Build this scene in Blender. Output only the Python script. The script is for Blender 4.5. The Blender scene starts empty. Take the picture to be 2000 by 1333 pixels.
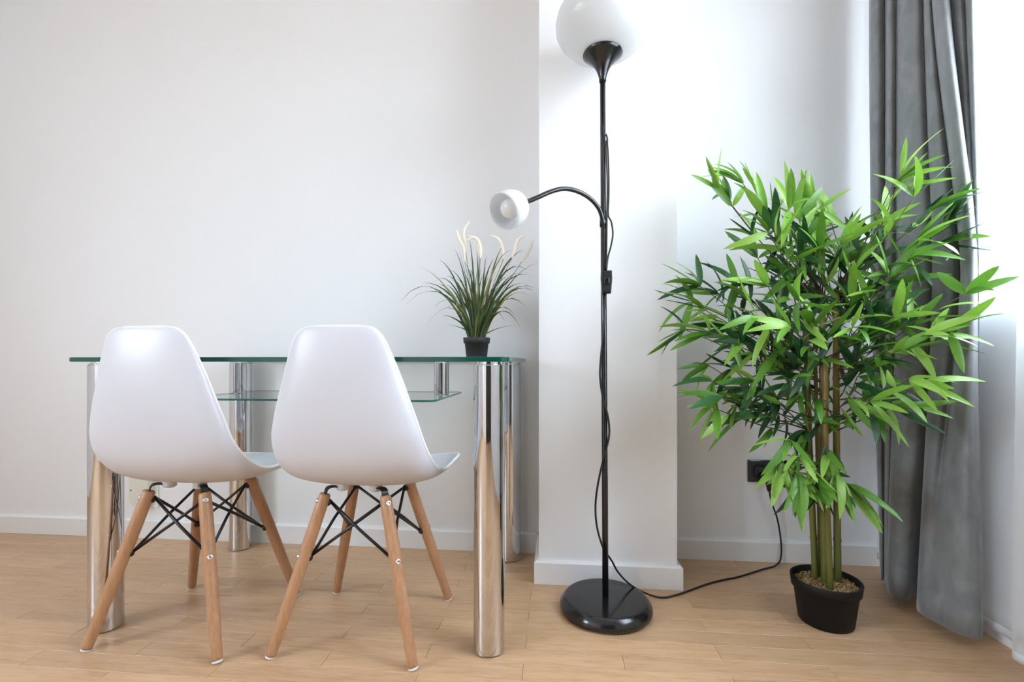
import bpy, math, random
from mathutils import Vector, Matrix, Quaternion
random.seed(7)
R = math.radians
sc = bpy.context.scene

# ------------------------------------------------------------------ camera, world, light, exposure
F, CAMH, HORIZ, YAW = 915.0, 0.74, 707.0, R(5.4)
cy_, sy_ = math.cos(YAW), math.sin(YAW)
cam = bpy.data.cameras.new('camera'); cam_o = bpy.data.objects.new('camera', cam)
sc.collection.objects.link(cam_o); sc.camera = cam_o
cam.sensor_width = 36.0; cam.lens = F / 2000 * 36; cam.shift_y = (HORIZ - 666.5) / 2000
cam.clip_start = .02
cam_o.location = (0, 0, CAMH); cam_o.rotation_euler = (R(90), 0, YAW)

sc.view_settings.view_transform = 'Standard'; sc.view_settings.look = 'None'
sc.view_settings.exposure = 0.0; sc.view_settings.gamma = 1.0
sc.view_settings.use_curve_mapping = False
sc.cycles.max_bounces = 12; sc.cycles.diffuse_bounces = 6; sc.cycles.transparent_max_bounces = 24
sc.cycles.sample_clamp_indirect = 8.0
sc.cycles.caustics_reflective = False; sc.cycles.caustics_refractive = False

SKY = 25.5
wd = bpy.data.worlds.new('overcast_sky'); sc.world = wd; wd.use_nodes = True
nt = wd.node_tree; nt.nodes.clear()
bg = nt.nodes.new('ShaderNodeBackground'); wo = nt.nodes.new('ShaderNodeOutputWorld')
tc = nt.nodes.new('ShaderNodeTexCoord'); sx = nt.nodes.new('ShaderNodeSeparateXYZ')
rp = nt.nodes.new('ShaderNodeValToRGB')
nt.links.new(tc.outputs['Generated'], sx.inputs[0]); nt.links.new(sx.outputs['Z'], rp.inputs[0])
rp.color_ramp.elements[0].position = 0.0; rp.color_ramp.elements[0].color = (.30, .30, .29, 1)   # the ground outside
rp.color_ramp.elements[1].position = 0.06; rp.color_ramp.elements[1].color = (.79, .905, 1.045, 1)  # overcast sky
nt.links.new(rp.outputs[0], bg.inputs[0]); bg.inputs[1].default_value = SKY
nt.links.new(bg.outputs[0], wo.inputs[0])

# ------------------------------------------------------------------ room measures
XR, XL, YB, YF, ZC = 1.18, -3.0, 1.823, -1.9, 2.62
WIN1 = (0.25, 1.66, 0.92, 2.42)     # right wall window: y0 y1 z0 z1
FILL_WIN = (-1.5, -0.22, 0.92, 2.30)       # unseen left wall window, added as fill light: y0 y1 z0 z1

def portal(name, loc, rot, w, h):
    l = bpy.data.lights.new(name, 'AREA'); l.shape = 'RECTANGLE'; l.size = w; l.size_y = h
    l.cycles.is_portal = True
    o = bpy.data.objects.new(name, l); sc.collection.objects.link(o); o.location = loc; o.rotation_euler = rot
    return o
portal('window_daylight', (XR + .24, (WIN1[0] + WIN1[1]) / 2, (WIN1[2] + WIN1[3]) / 2), (0, R(90), 0), WIN1[3] - WIN1[2], WIN1[1] - WIN1[0])
portal('window_daylight', (XL - .24, (FILL_WIN[0] + FILL_WIN[1]) / 2, (FILL_WIN[2] + FILL_WIN[3]) / 2), (0, R(-90), 0), FILL_WIN[3] - FILL_WIN[2], FILL_WIN[1] - FILL_WIN[0])  # portal of the added fill window

# ------------------------------------------------------------------ helpers
def wpt(px, py, Z):
    """world point at camera depth Z seen at a pixel of the 2000x1333 frame"""
    X = (px - 1000) * Z / F
    return Vector((X * cy_ - Z * sy_, X * sy_ + Z * cy_, CAMH - (py - HORIZ) * Z / F))
def floor_pt(px, py, z=0.0):
    return wpt(px, py, (CAMH - z) * F / (py - HORIZ))

MATS = {}
def mat(name):
    m = bpy.data.materials.new(name); m.use_nodes = True; MATS[name] = m
    return m, m.node_tree, m.node_tree.nodes['Principled BSDF']
def simple(name, col, rough=.5, metal=0.0, spec=.5, **kw):
    m, t, b = mat(name)
    b.inputs['Base Color'].default_value = (*col, 1); b.inputs['Roughness'].default_value = rough
    b.inputs['Metallic'].default_value = metal; b.inputs['Specular IOR Level'].default_value = spec
    for k, v in kw.items(): b.inputs[k.replace('_', ' ')].default_value = v
    return m
def N(t, kind, **props):
    n = t.nodes.new(kind)
    for k, v in props.items(): setattr(n, k, v)
    return n
def noise_bump(t, b, scale, strength, dist=.002, detail=4, coord='Object', sc3=None):
    tcn = N(t, 'ShaderNodeTexCoord'); nz = N(t, 'ShaderNodeTexNoise'); bp = N(t, 'ShaderNodeBump')
    nz.inputs['Scale'].default_value = scale; nz.inputs['Detail'].default_value = detail
    if sc3:
        mp = N(t, 'ShaderNodeMapping'); mp.inputs['Scale'].default_value = sc3
        t.links.new(tcn.outputs[coord], mp.inputs[0]); t.links.new(mp.outputs[0], nz.inputs['Vector'])
    else: t.links.new(tcn.outputs[coord], nz.inputs['Vector'])
    bp.inputs['Strength'].default_value = strength; bp.inputs['Distance'].default_value = dist
    t.links.new(nz.outputs['Fac'], bp.inputs['Height']); t.links.new(bp.outputs[0], b.inputs['Normal'])
    return nz
def ramp(t, fac, stops):
    r = N(t, 'ShaderNodeValToRGB'); e = r.color_ramp.elements
    while len(e) < len(stops): e.new(.5)
    for i, (p, c) in enumerate(stops): e[i].position = p; e[i].color = (*c, 1)
    t.links.new(fac, r.inputs[0]); return r

# walls: matt white paint
m, t, b = mat('wall_paint'); b.inputs['Base Color'].default_value = (.85, .855, .868, 1); b.inputs['Roughness'].default_value = .75
b.inputs['Specular IOR Level'].default_value = .25
noise_bump(t, b, 60, .08, .001)
simple('ceiling_paint', (.88, .88, .87), .8, spec=.2)
simple('baseboard_lacquer', (.84, .84, .84), .38)
simple('window_plastic', (.85, .85, .86), .35)
m, t, b = mat('added_door_veneer'); b.inputs['Roughness'].default_value = .45
nz = noise_bump(t, b, 6, .1, .001, sc3=(8, 8, .6)); r_ = ramp(t, nz.outputs['Fac'], [(.3, (.022, .014, .010)), (.7, (.05, .03, .02))]); t.links.new(r_.outputs[0], b.inputs['Base Color'])

# floor wood: each plank its own tone, fine grain along the plank
def wood(name, stops, rough, grain_scale, stretch, tone=.16, coat=0.0, fig=.35, seams=False):
    m, t, b = mat(name)
    tcn = N(t, 'ShaderNodeTexCoord'); oi = N(t, 'ShaderNodeObjectInfo'); mp = N(t, 'ShaderNodeMapping'); ad = N(t, 'ShaderNodeVectorMath', operation='ADD')
    cb = N(t, 'ShaderNodeCombineXYZ'); ml = N(t, 'ShaderNodeMath', operation='MULTIPLY'); ml.inputs[1].default_value = 37.0
    t.links.new(oi.outputs['Random'], ml.inputs[0])
    for i in range(3): t.links.new(ml.outputs[0], cb.inputs[i])
    mp.inputs['Scale'].default_value = stretch
    t.links.new(tcn.outputs['Object'], mp.inputs[0]); t.links.new(mp.outputs[0], ad.inputs[0]); t.links.new(cb.outputs[0], ad.inputs[1])
    n1 = N(t, 'ShaderNodeTexNoise'); n1.inputs['Scale'].default_value = grain_scale; n1.inputs['Detail'].default_value = 8; n1.inputs['Roughness'].default_value = .62
    n2 = N(t, 'ShaderNodeTexNoise'); n2.inputs['Scale'].default_value = grain_scale * .22; n2.inputs['Detail'].default_value = 3; n2.inputs['Distortion'].default_value = 1.2
    t.links.new(ad.outputs[0], n1.inputs['Vector']); t.links.new(ad.outputs[0], n2.inputs['Vector'])
    mx = N(t, 'ShaderNodeMix'); mx.inputs[0].default_value = fig
    t.links.new(n1.outputs['Fac'], mx.inputs[2]); t.links.new(n2.outputs['Fac'], mx.inputs[3])
    rr = ramp(t, mx.outputs[0], stops)
    hs = N(t, 'ShaderNodeHueSaturation'); mr = N(t, 'ShaderNodeMapRange')
    mr.inputs['To Min'].default_value = 1 - tone; mr.inputs['To Max'].default_value = 1 + tone * .8
    t.links.new(oi.outputs['Random'], mr.inputs['Value']); t.links.new(mr.outputs[0], hs.inputs['Value'])
    t.links.new(rr.outputs[0], hs.inputs['Color']); t.links.new(hs.outputs[0], b.inputs['Base Color'])
    b.inputs['Roughness'].default_value = rough; b.inputs['Coat Weight'].default_value = coat; b.inputs['Coat Roughness'].default_value = .28
    bp = N(t, 'ShaderNodeBump'); bp.inputs['Strength'].default_value = .06; bp.inputs['Distance'].default_value = .001
    t.links.new(n1.outputs['Fac'], bp.inputs['Height']); t.links.new(bp.outputs[0], b.inputs['Normal'])
    return m
wood('floor_wood', [(.25, (.43, .245, .122)), (.5, (.585, .365, .205)), (.75, (.67, .45, .28))], .36, 22, (.9, 9, 9), tone=.085, fig=.45)
wood('beech_wood', [(.25, (.33, .16, .075)), (.5, (.46, .245, .125)), (.75, (.54, .315, .175))], .42, 30, (6, 6, .55), tone=.03)
simple('joint_dark', (.16, .095, .055), .7)

simple('white_plastic', (.63, .635, .685), .36)
simple('rim_highlight', (.86, .87, .89), .3)  # shell plastic again, made paler to paint in the rim highlight
simple('glide_plastic', (.75, .76, .78), .3)
simple('black_metal', (.012, .012, .013), .32)
simple('bolt_steel', (.75, .75, .77), .22, 1.0)
simple('mount_plastic', (.62, .66, .68), .4)
simple('chrome', (.66, .66, .67), .045, 1.0)
simple('lamp_black', (.010, .010, .011), .17, spec=.6)
simple('cord_black', (.008, .008, .009), .45)
simple('outlet_black', (.006, .006, .007), .12)
simple('cream_plastic', (.74, .72, .64), .4)
simple('pale_plastic', (.80, .80, .78), .4)
simple('screw_dark', (.10, .09, .08), .5)
simple('socket_grey', (.30, .31, .34), .3, .6)
m, t, b = mat('pot_black'); b.inputs['Base Color'].default_value = (.005, .005, .005, 1); b.inputs['Roughness'].default_value = .6; b.inputs['Specular IOR Level'].default_value = .3
noise_bump(t, b, 45, .35, .002)
m, t, b = mat('pot_charcoal'); b.inputs['Base Color'].default_value = (.022, .022, .024, 1); b.inputs['Roughness'].default_value = .6
noise_bump(t, b, 60, .3, .002)
m, t, b = mat('dry_bark'); b.inputs['Roughness'].default_value = .9
nz = noise_bump(t, b, 180, .5, .004); r_ = ramp(t, nz.outputs['Fac'], [(.36, (.05, .025, .010)), (.5, (.28, .165, .065)), (.64, (.60, .42, .20))]); t.links.new(r_.outputs[0], b.inputs['Base Color'])

# milk glass: diffuse with light passing through
def milky(name, col, trans):
    m, t, b = mat(name); b.inputs['Base Color'].default_value = (*col, 1); b.inputs['Roughness'].default_value = .22
    tr = N(t, 'ShaderNodeBsdfTranslucent'); tr.inputs[0].default_value = (*col, 1); mx = N(t, 'ShaderNodeMixShader'); mx.inputs[0].default_value = trans
    t.links.new(b.outputs[0], mx.inputs[1]); t.links.new(tr.outputs[0], mx.inputs[2]); t.links.new(mx.outputs[0], t.nodes['Material Output'].inputs[0])
milky('milk_glass', (.88, .89, .90), .45)
milky('bulb_glass', (.88, .87, .86), .3)

# clear glass sheets: see-through faces with Fresnel gloss; the ground edges are deep green
def clear(name, tint, ior=1.5, rough=0.0):
    m, t, b = mat(name); t.nodes.remove(b)
    tr = N(t, 'ShaderNodeBsdfTransparent'); tr.inputs[0].default_value = (*tint, 1)
    gl = N(t, 'ShaderNodeBsdfGlossy'); gl.inputs['Roughness'].default_value = rough; fr = N(t, 'ShaderNodeFresnel'); fr.inputs[0].default_value = ior
    mx = N(t, 'ShaderNodeMixShader'); ge = N(t, 'ShaderNodeNewGeometry'); k1 = N(t, 'ShaderNodeMath', operation='SUBTRACT'); k1.inputs[0].default_value = 1
    k2 = N(t, 'ShaderNodeMath', operation='MULTIPLY'); t.links.new(ge.outputs['Backfacing'], k1.inputs[1]); t.links.new(k1.outputs[0], k2.inputs[0]); t.links.new(fr.outputs[0], k2.inputs[1])   # gloss on the outer face only
    t.links.new(k2.outputs[0], mx.inputs[0]); t.links.new(tr.outputs[0], mx.inputs[1]); t.links.new(gl.outputs[0], mx.inputs[2])
    t.links.new(mx.outputs[0], t.nodes['Material Output'].inputs[0])
clear('table_glass', (.955, .985, .97)); clear('window_glass', (.97, .98, .98))
simple('glass_edge', (.002, .075, .052), .12, spec=.6)
simple('shelf_edge', (.03, .20, .155), .12, spec=.6)

# velvet curtain with brushed nap
m, t, b = mat('grey_velvet'); b.inputs['Roughness'].default_value = .85; b.inputs['Specular IOR Level'].default_value = .15
b.inputs['Sheen Weight'].default_value = .55; b.inputs['Sheen Roughness'].default_value = .35; b.inputs['Sheen Tint'].default_value = (.8, .85, .9, 1)
nz = noise_bump(t, b, 13, .35, .005, detail=8, sc3=(1, 1, .7)); nz.inputs['Distortion'].default_value = 1.4
r_ = ramp(t, nz.outputs['Fac'], [(.3, (.185, .192, .198)), (.5, (.225, .233, .24)), (.7, (.265, .275, .282))]); t.links.new(r_.outputs[0], b.inputs['Base Color'])
# sheer voile
def sheer(name, see, trans):
    m, t, b = mat(name); b.inputs['Base Color'].default_value = (.84, .85, .87, 1); b.inputs['Roughness'].default_value = .9; b.inputs['Specular IOR Level'].default_value = .1
    tr = N(t, 'ShaderNodeBsdfTranslucent'); tr.inputs[0].default_value = (.93, .94, .95, 1)
    tp = N(t, 'ShaderNodeBsdfTransparent'); a1 = N(t, 'ShaderNodeMixShader'); a2 = N(t, 'ShaderNodeMixShader'); a1.inputs[0].default_value = trans; a2.inputs[0].default_value = see
    t.links.new(b.outputs[0], a1.inputs[1]); t.links.new(tr.outputs[0], a1.inputs[2]); t.links.new(a1.outputs[0], a2.inputs[1]); t.links.new(tp.outputs[0], a2.inputs[2])
    t.links.new(a2.outputs[0], t.nodes['Material Output'].inputs[0])
sheer('sheer_voile', .40, .65); sheer('sheer_hem', .06, .4)

# leaves
def leaf_mat(name, c1, c2, rough=.38, trans=.22, midrib=True):
    m, t, b = mat(name); b.inputs['Roughness'].default_value = rough
    oi = N(t, 'ShaderNodeObjectInfo'); tcn = N(t, 'ShaderNodeTexCoord'); nz = N(t, 'ShaderNodeTexNoise'); nz.inputs['Scale'].default_value = 14
    mp = N(t, 'ShaderNodeMapping'); mp.inputs['Scale'].default_value = (.6, 6, 1); t.links.new(tcn.outputs['Object'], mp.inputs[0]); t.links.new(mp.outputs[0], nz.inputs['Vector'])
    ad = N(t, 'ShaderNodeMath', operation='ADD'); ad.inputs[1].default_value = -.25; mm = N(t, 'ShaderNodeMath', operation='MULTIPLY'); mm.inputs[1].default_value = .75
    a2 = N(t, 'ShaderNodeMath', operation='ADD'); t.links.new(oi.outputs['Random'], mm.inputs[0]); t.links.new(nz.outputs['Fac'], ad.inputs[0]); t.links.new(ad.outputs[0], a2.inputs[0]); t.links.new(mm.outputs[0], a2.inputs[1])
    rr = ramp(t, a2.outputs[0], [(.1, c1), (.9, c2)]); t.links.new(rr.outputs[0], b.inputs['Base Color'])
    tr = N(t, 'ShaderNodeBsdfTranslucent'); t.links.new(rr.outputs[0], tr.inputs[0]); mx = N(t, 'ShaderNodeMixShader'); mx.inputs[0].default_value = trans
    t.links.new(b.outputs[0], mx.inputs[1]); t.links.new(tr.outputs[0], mx.inputs[2]); t.links.new(mx.outputs[0], t.nodes['Material Output'].inputs[0])
leaf_mat('leaf_light', (.14, .34, .025), (.29, .50, .085))  # green of leaves in the light
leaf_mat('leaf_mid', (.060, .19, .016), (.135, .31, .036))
leaf_mat('leaf_dark', (.010, .050, .014), (.035, .125, .034), rough=.42)  # same foliage with shade painted into the green
leaf_mat('grass_green', (.022, .055, .014), (.075, .12, .028), rough=.45, trans=.12)
leaf_mat('grass_yellow', (.15, .14, .025), (.30, .25, .06), rough=.5, trans=.15)
simple('plume_cream', (.90, .82, .68), .9)
m, t, b = mat('bamboo_cane'); b.inputs['Roughness'].default_value = .4
tcn = N(t, 'ShaderNodeTexCoord'); sxx = N(t, 'ShaderNodeSeparateXYZ'); nz = N(t, 'ShaderNodeTexNoise'); nz.inputs['Scale'].default_value = 9; adn = N(t, 'ShaderNodeMath', operation='MULTIPLY_ADD')
t.links.new(tcn.outputs['Generated'], sxx.inputs[0]); t.links.new(tcn.outputs['Object'], nz.inputs['Vector']); t.links.new(nz.outputs['Fac'], adn.inputs[0]); adn.inputs[1].default_value = .35; t.links.new(sxx.outputs['Z'], adn.inputs[2])
r_ = ramp(t, adn.outputs[0], [(.15, (.085, .105, .018)), (.6, (.15, .13, .022)), (1.0, (.25, .16, .035))]); t.links.new(r_.outputs[0], b.inputs['Base Color'])
simple('twig_brown', (.10, .065, .04), .7)

# ---- meshes and objects
def mesh(name, verts, faces, mats, midx=None, smooth=True):
    me = bpy.data.meshes.new(name); me.from_pydata([tuple(v) for v in verts], [], faces)
    for k in ([mats] if isinstance(mats, str) else mats): me.materials.append(MATS[k])
    if midx: me.polygons.foreach_set('material_index', midx)
    me.polygons.foreach_set('use_smooth', [smooth] * len(me.polygons)); me.update()
    return me
def obj(name, me, parent=None, label=None, cat=None, kind=None, group=None):
    o = bpy.data.objects.new(name, me); sc.collection.objects.link(o)
    if parent is not None:
        o.parent = parent
        if parent.parent is None and parent.type == 'EMPTY' and parent.get('_world'):
            o.matrix_parent_inverse = Matrix.Translation(-parent.location)
    if label: o['label'] = label
    if cat: o['category'] = cat
    if kind: o['kind'] = kind
    if group: o['group'] = group
    return o
def thing(name, loc, label, cat, world=True, group=None):
    o = bpy.data.objects.new(name, None); sc.collection.objects.link(o); o.location = loc; o.empty_display_size = .1
    if world: o['_world'] = 1
    o['label'] = label; o['category'] = cat
    if group: o['group'] = group
    return o
class MB:
    def __init__(s): s.v = []; s.f = []; s.m = []
    def add(s, v, f, mi=0):
        n = len(s.v); s.v += [Vector(p) for p in v]; s.f += [tuple(i + n for i in q) for q in f]; s.m += [mi] * len(f); return s
    def box(s, x0, x1, y0, y1, z0, z1, mi=0):
        v = [(x, y, z) for z in (z0, z1) for y in (y0, y1) for x in (x0, x1)]
        return s.add(v, [(0, 2, 3, 1), (4, 5, 7, 6), (0, 1, 5, 4), (2, 6, 7, 3), (0, 4, 6, 2), (1, 3, 7, 5)], mi)
    def tube(s, pts, rad, n=10, cap=True, mi=0, closed=False, ell=None):
        pts = [Vector(p) for p in pts]; k = len(pts)
        rs = rad if isinstance(rad, (list, tuple)) else [rad] * k
        tans = []
        for i in range(k):
            a = pts[(i - 1) % k] if (closed or i > 0) else pts[0]; c = pts[(i + 1) % k] if (closed or i < k - 1) else pts[-1]
            tans.append((c - a).normalized())
        up = Vector((0, 0, 1)) if abs(tans[0].z) < .9 else Vector((1, 0, 0))
        nrm = (up - tans[0] * up.dot(tans[0])).normalized(); v = []
        for i in range(k):
            if i: nrm = (nrm - tans[i] * nrm.dot(tans[i])).normalized()
            bn = tans[i].cross(nrm)
            for j in range(n):
                a = 2 * math.pi * j / n
                v.append(pts[i] + (nrm * math.cos(a) + bn * math.sin(a) * (ell or 1)) * rs[i])
        f = []
        for i in range(k if closed else k - 1):
            for j in range(n):
                a, b2 = i * n + j, i * n + (j + 1) % n; c, d = ((i + 1) % k) * n + (j + 1) % n, ((i + 1) % k) * n + j
                f.append((a, b2, c, d))
        if cap and not closed: f += [tuple(range(n - 1, -1, -1)), tuple(range((k - 1) * n, k * n))]
        return s.add(v, f, mi)
    def lathe(s, prof, n=32, M=None, mi=0, capends=True):
        v = []; f = []; k = len(prof)
        for r, z in prof:
            for j in range(n):
                a = 2 * math.pi * j / n; p = Vector((r * math.cos(a), r * math.sin(a), z)); v.append(M @ p if M else p)
        for i in range(k - 1):
            for j in range(n): f.append((i * n + j, i * n + (j + 1) % n, (i + 1) * n + (j + 1) % n, (i + 1) * n + j))
        if capends:
            if prof[0][0] > 1e-6: f.append(tuple(range(n - 1, -1, -1)))
            if prof[-1][0] > 1e-6: f.append(tuple(range((k - 1) * n, k * n)))
        return s.add(v, f, mi)
    def mesh(s, name, mats, smooth=True): return mesh(name, s.v, s.f, mats, s.m, smooth)
def sharp(o, ang=35):
    """split shading at hard edges"""
    me = o.data
    if not me.get('_sharp'):
        me['_sharp'] = 1; me.set_sharp_from_angle(angle=R(ang))
    return o
def bevel(o, w, seg=2):
    md = o.modifiers.new('bevel', 'BEVEL'); md.width = w; md.segments = seg; md.limit_method = 'ANGLE'; md.harden_normals = False
    return o
def crom(pts, n):
    """Catmull-Rom through points, n samples per span"""
    P = [Vector(p) for p in pts]; out = []
    for i in range(len(P) - 1):
        p0 = P[i - 1] if i else P[0] * 2 - P[1]; p1, p2 = P[i], P[i + 1]; p3 = P[i + 2] if i + 2 < len(P) else P[-1] * 2 - P[-2]
        for j in range(n):
            u = j / n
            out.append(.5 * ((2 * p1) + (p2 - p0) * u + (2 * p0 - 5 * p1 + 4 * p2 - p3) * u * u + (3 * p1 - p0 - 3 * p2 + p3) * u ** 3))
    out.append(P[-1].copy()); return out
def basis(origin, zdir, xhint=(1, 0, 0)):
    z = Vector(zdir).normalized(); x = Vector(xhint); x = (x - z * x.dot(z))
    if x.length < 1e-4: x = Vector((0, 1, 0)) - z * z.y
    x.normalize(); y = z.cross(x)
    return Matrix(((x.x, y.x, z.x, origin[0]), (x.y, y.y, z.y, origin[1]), (x.z, y.z, z.z, origin[2]), (0, 0, 0, 1)))
def copy_tree(o, parent=None):
    c = o.copy(); sc.collection.objects.link(c)
    if parent is not None: c.parent = parent
    for ch in [k for k in bpy.data.objects if k.parent == o and k != c]: copy_tree(ch, c)
    return c

# ================================================================== THE SETTING
def struct(name, mb, mats, bev=0, smooth=False, parent=None):
    o = obj(name, mb.mesh(name, mats, smooth), parent, kind=None if parent else 'structure')
    if bev: bevel(o, bev)
    return o
# back wall, pillar
struct('wall_back', MB().box(XL - .2, XR + .3, YB, YB + .2, -.05, ZC), 'wall_paint')
PX0, PX1, PY = -.0585, .393, 1.572
struct('wall_pillar', MB().box(PX0, PX1, PY, YB + .01, 0, ZC), 'wall_paint', .002)
def wall_with_hole(name, x0, x1, a0, a1, h):
    mb = MB(); p0, p1, z0, z1 = h
    for u0, u1, za, zb in ((a0, p0, -.05, ZC), (p1, a1, -.05, ZC), (p0, p1, -.05, z0), (p0, p1, z1, ZC)): mb.box(x0, x1, u0, u1, za, zb)
    return struct(name, mb, 'wall_paint')
wall_with_hole('wall_right', XR, XR + .25, YF - .25, YB, WIN1)
wall_with_hole('wall_left', XL - .25, XL, YF - .25, YB, FILL_WIN)
struct('wall_front', MB().box(XL, XR, YF - .25, YF, -.05, ZC), 'wall_paint')
struct('ceiling', MB().box(XL - .3, XR + .3, YF - .3, YB + .2, ZC, ZC + .1), 'ceiling_paint')
# windows
def window(name, axis, h, mull):
    p0, p1, z0, z1 = h; w = .06
    sgn = axis; base = XR + .12 if sgn > 0 else XL - .12
    def bx(mb, u0, u1, zz0, zz1, d=.06, off=0):
        lo, hi = sorted((base + sgn * off, base + sgn * (off + d)))
        mb.box(lo, hi, u0, u1, zz0, zz1)
        return mb
    fr = MB()
    for u0, u1, a, b2 in ((p0, p1, z0, z0 + w), (p0, p1, z1 - w, z1), (p0, p0 + w, z0 + w, z1 - w), (p1 - w, p1, z0 + w, z1 - w)): bx(fr, u0, u1, a, b2)
    o = struct(name, fr, 'window_plastic', .004)
    us = [p0 + w + (p1 - p0 - 2 * w) * k / mull for k in range(mull + 1)]
    for k in range(mull):
        obj('pane', bx(MB(), us[k] + .03 * (k > 0), us[k + 1] - .03 * (k < mull - 1), z0 + w, z1 - w, .006, .027).mesh('pane', 'window_glass', False), o)
        if k: obj('mullion', bx(MB(), us[k] - .03, us[k] + .03, z0 + w, z1 - w).mesh('mullion', 'window_plastic', False), o)
    return o
window('window_1', 1, WIN1, 2); window('fill_window', -1, FILL_WIN, 2)  # the left one is an unseen opening added for fill
# unseen dark sliding door, added so the chrome legs reflect something dark
d = struct('added_door', MB().box(-.86, 1.10, YF, YF + .03, 2.20, 2.30).box(-.86, -.80, YF, YF + .03, .003, 2.20).box(1.04, 1.10, YF, YF + .03, .003, 2.20), 'added_door_veneer', .003)
for k, (xa_, xb_) in enumerate(((-.80, .13), (.11, 1.04))):
    o = obj('added_door_panel', MB().box(xa_, xb_, YF + .001 + .012 * k, YF + .012 + .012 * k, .006, 2.20).mesh('added_door_panel', 'added_door_veneer', False), d)
    xm = xb_ - .07 if k == 0 else xa_ + .07
    obj('added_door_handle', MB().tube([(xm, YF + .014 + .012 * k, .95), (xm, YF + .036 + .012 * k, .96), (xm, YF + .036 + .012 * k, 1.14), (xm, YF + .014 + .012 * k, 1.15)], .006).mesh('added_door_handle', 'bolt_steel'), o)
# baseboards, 76 mm with chamfered top edge
BT, BH = .015, .0765
def baseboard(name, path):
    """path: plan points, board stands to the left of the path direction (into the room)"""
    P = [Vector((x, y, 0)) for x, y in path]; offs = []
    for i, p in enumerate(P):
        ns = []
        for a, b2 in ((i - 1, i), (i, i + 1)):
            if 0 <= a and b2 < len(P):
                dd = (P[b2] - P[a]).normalized(); ns.append(Vector((-dd.y, dd.x, 0)))
        n = sum(ns, Vector()) ; n = n / n.length
        offs.append(n / max(.3, n.dot(ns[0])))
    prof = [(0, 0), (BT, 0), (BT, BH - .006), (BT - .007, BH), (0, BH)]
    v = []; f = []
    for p, n in zip(P, offs):
        for d_, z in prof: v.append(p + n * d_ + Vector((0, 0, z + .0005)))
    k = len(prof)
    for i in range(len(P) - 1):
        for j in range(k): f.append((i * k + j, (i + 1) * k + j, (i + 1) * k + (j + 1) % k, i * k + (j + 1) % k))
    f += [tuple(range(k)), tuple(range((len(P) - 1) * k + k - 1, (len(P) - 1) * k - 1, -1))]
    return obj(name, mesh(name, v, f, 'baseboard_lacquer', smooth=False), kind='structure')
baseboard('baseboard_back', [(PX0 - BT - .001, YB), (XL + .001, YB)])
baseboard('baseboard_pillar', [(PX1, YB - .001), (PX1, PY), (PX0, PY), (PX0, YB - .001)])
baseboard('baseboard_corner', [(XR - BT - .001, YB), (PX1 + BT + .001, YB)])
baseboard('baseboard_right', [(XR, YF), (XR, YB - .001)])
# floor: slab, then single planks 490 x 61 mm laid in half bond
PW, PL, Y1 = .061, .49, 1.145
YP0 = Y1 - PW * 13
fl = MB(); fl.box(XL, XR, YP0, YB + .01, -.05, -.008, 1); fl.box(XL, XR, YF, YP0, -.05, 0, 0)
floor = obj('floor', fl.mesh('floor', ['floor_wood', 'joint_dark'], False), kind='structure')
pl_me = {}
def plank(x0, x1, y0, y1):
    key = (round(x1 - x0, 3), round(y1 - y0, 3))
    if key not in pl_me:
        L, W = key; g = .00035; bz = .0006
        v = []
        for i_, z in ((0, -.008), (0, -bz), (1, 0)):
            e = g + i_ * bz
            v += [(e, e, z), (L - e, e, z), (L - e, W - e, z), (e, W - e, z)]
        f = [(8, 9, 10, 11)]
        for a in (0, 4):
            for j in range(4): f.append((a + j, a + (j + 1) % 4, a + 4 + (j + 1) % 4, a + 4 + j))
        pl_me[key] = mesh('plank', v, f, 'floor_wood', smooth=False)
    o = obj('plank', pl_me[key], floor); o.location = (x0, y0, random.uniform(-.00015, .0001))
row = 0; y = YP0
while y < YB - .001:
    k = round((y - Y1) / PW); ph = .165 if k % 2 == 0 else -.08
    y1 = min(y + PW, YB + .005); x = ph - PL * 8
    while x < XR - .01:
        x0, x1 = max(x, XL), min(x + PL, XR)
        x0 = max(x0, -2.69)
        if x1 - x0 > .02: plank(x0, x1, y, y1)
        x += PL
    y += PW
# far left of the planked field, past the frame
obj('plank_field', MB().box(XL, -2.69, YP0, YB, -.008, -.001).mesh('plank_field', 'floor_wood', False), floor)

# ================================================================== GLASS TABLE
LX0, LX1, LY0, LY1, LR = -1.250, -.1725, 1.1945, 1.7535, .0400
tb = thing('glass_table', ((LX0 + LX1) / 2, (LY0 + LY1) / 2, 0), 'clear glass table with green edges, glass undershelf and thick chrome column legs', 'table')
def rounded_slab(x0, x1, y0, y1, z0, z1, r, n=10):
    loop = []
    for cx, cy, a0 in ((x1 - r, y1 - r, 0), (x0 + r, y1 - r, 90), (x0 + r, y0 + r, 180), (x1 - r, y0 + r, 270)):
        for k in range(n + 1):
            a = R(a0 + 90 * k / n); loop.append((cx + r * math.cos(a), cy + r * math.sin(a)))
    m_ = len(loop); c = .0012; cx, cy = (x0 + x1) / 2, (y0 + y1) / 2
    def ins(p, d): 
        v = Vector((p[0] - cx, p[1] - cy)); return (p[0] - math.copysign(d, v.x), p[1] - math.copysign(d, v.y))
    v = []
    for z, d_ in ((z0, c), (z0 + c, 0), (z1 - c, 0), (z1, c)):
        v += [(*ins(p, d_), z) for p in loop]
    f = [tuple(range(m_ - 1, -1, -1)), tuple(range(3 * m_, 4 * m_))]; mi = [0, 0]
    for a in range(3):
        for j in range(m_): f.append((a * m_ + j, a * m_ + (j + 1) % m_, (a + 1) * m_ + (j + 1) % m_, (a + 1) * m_ + j)); mi.append(1)
    return v, f, mi
v, f, mi = rounded_slab(LX0 - .062, LX1 + .058, LY0 - .062, LY1 + .052, .7400, .7520, .03)
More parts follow.
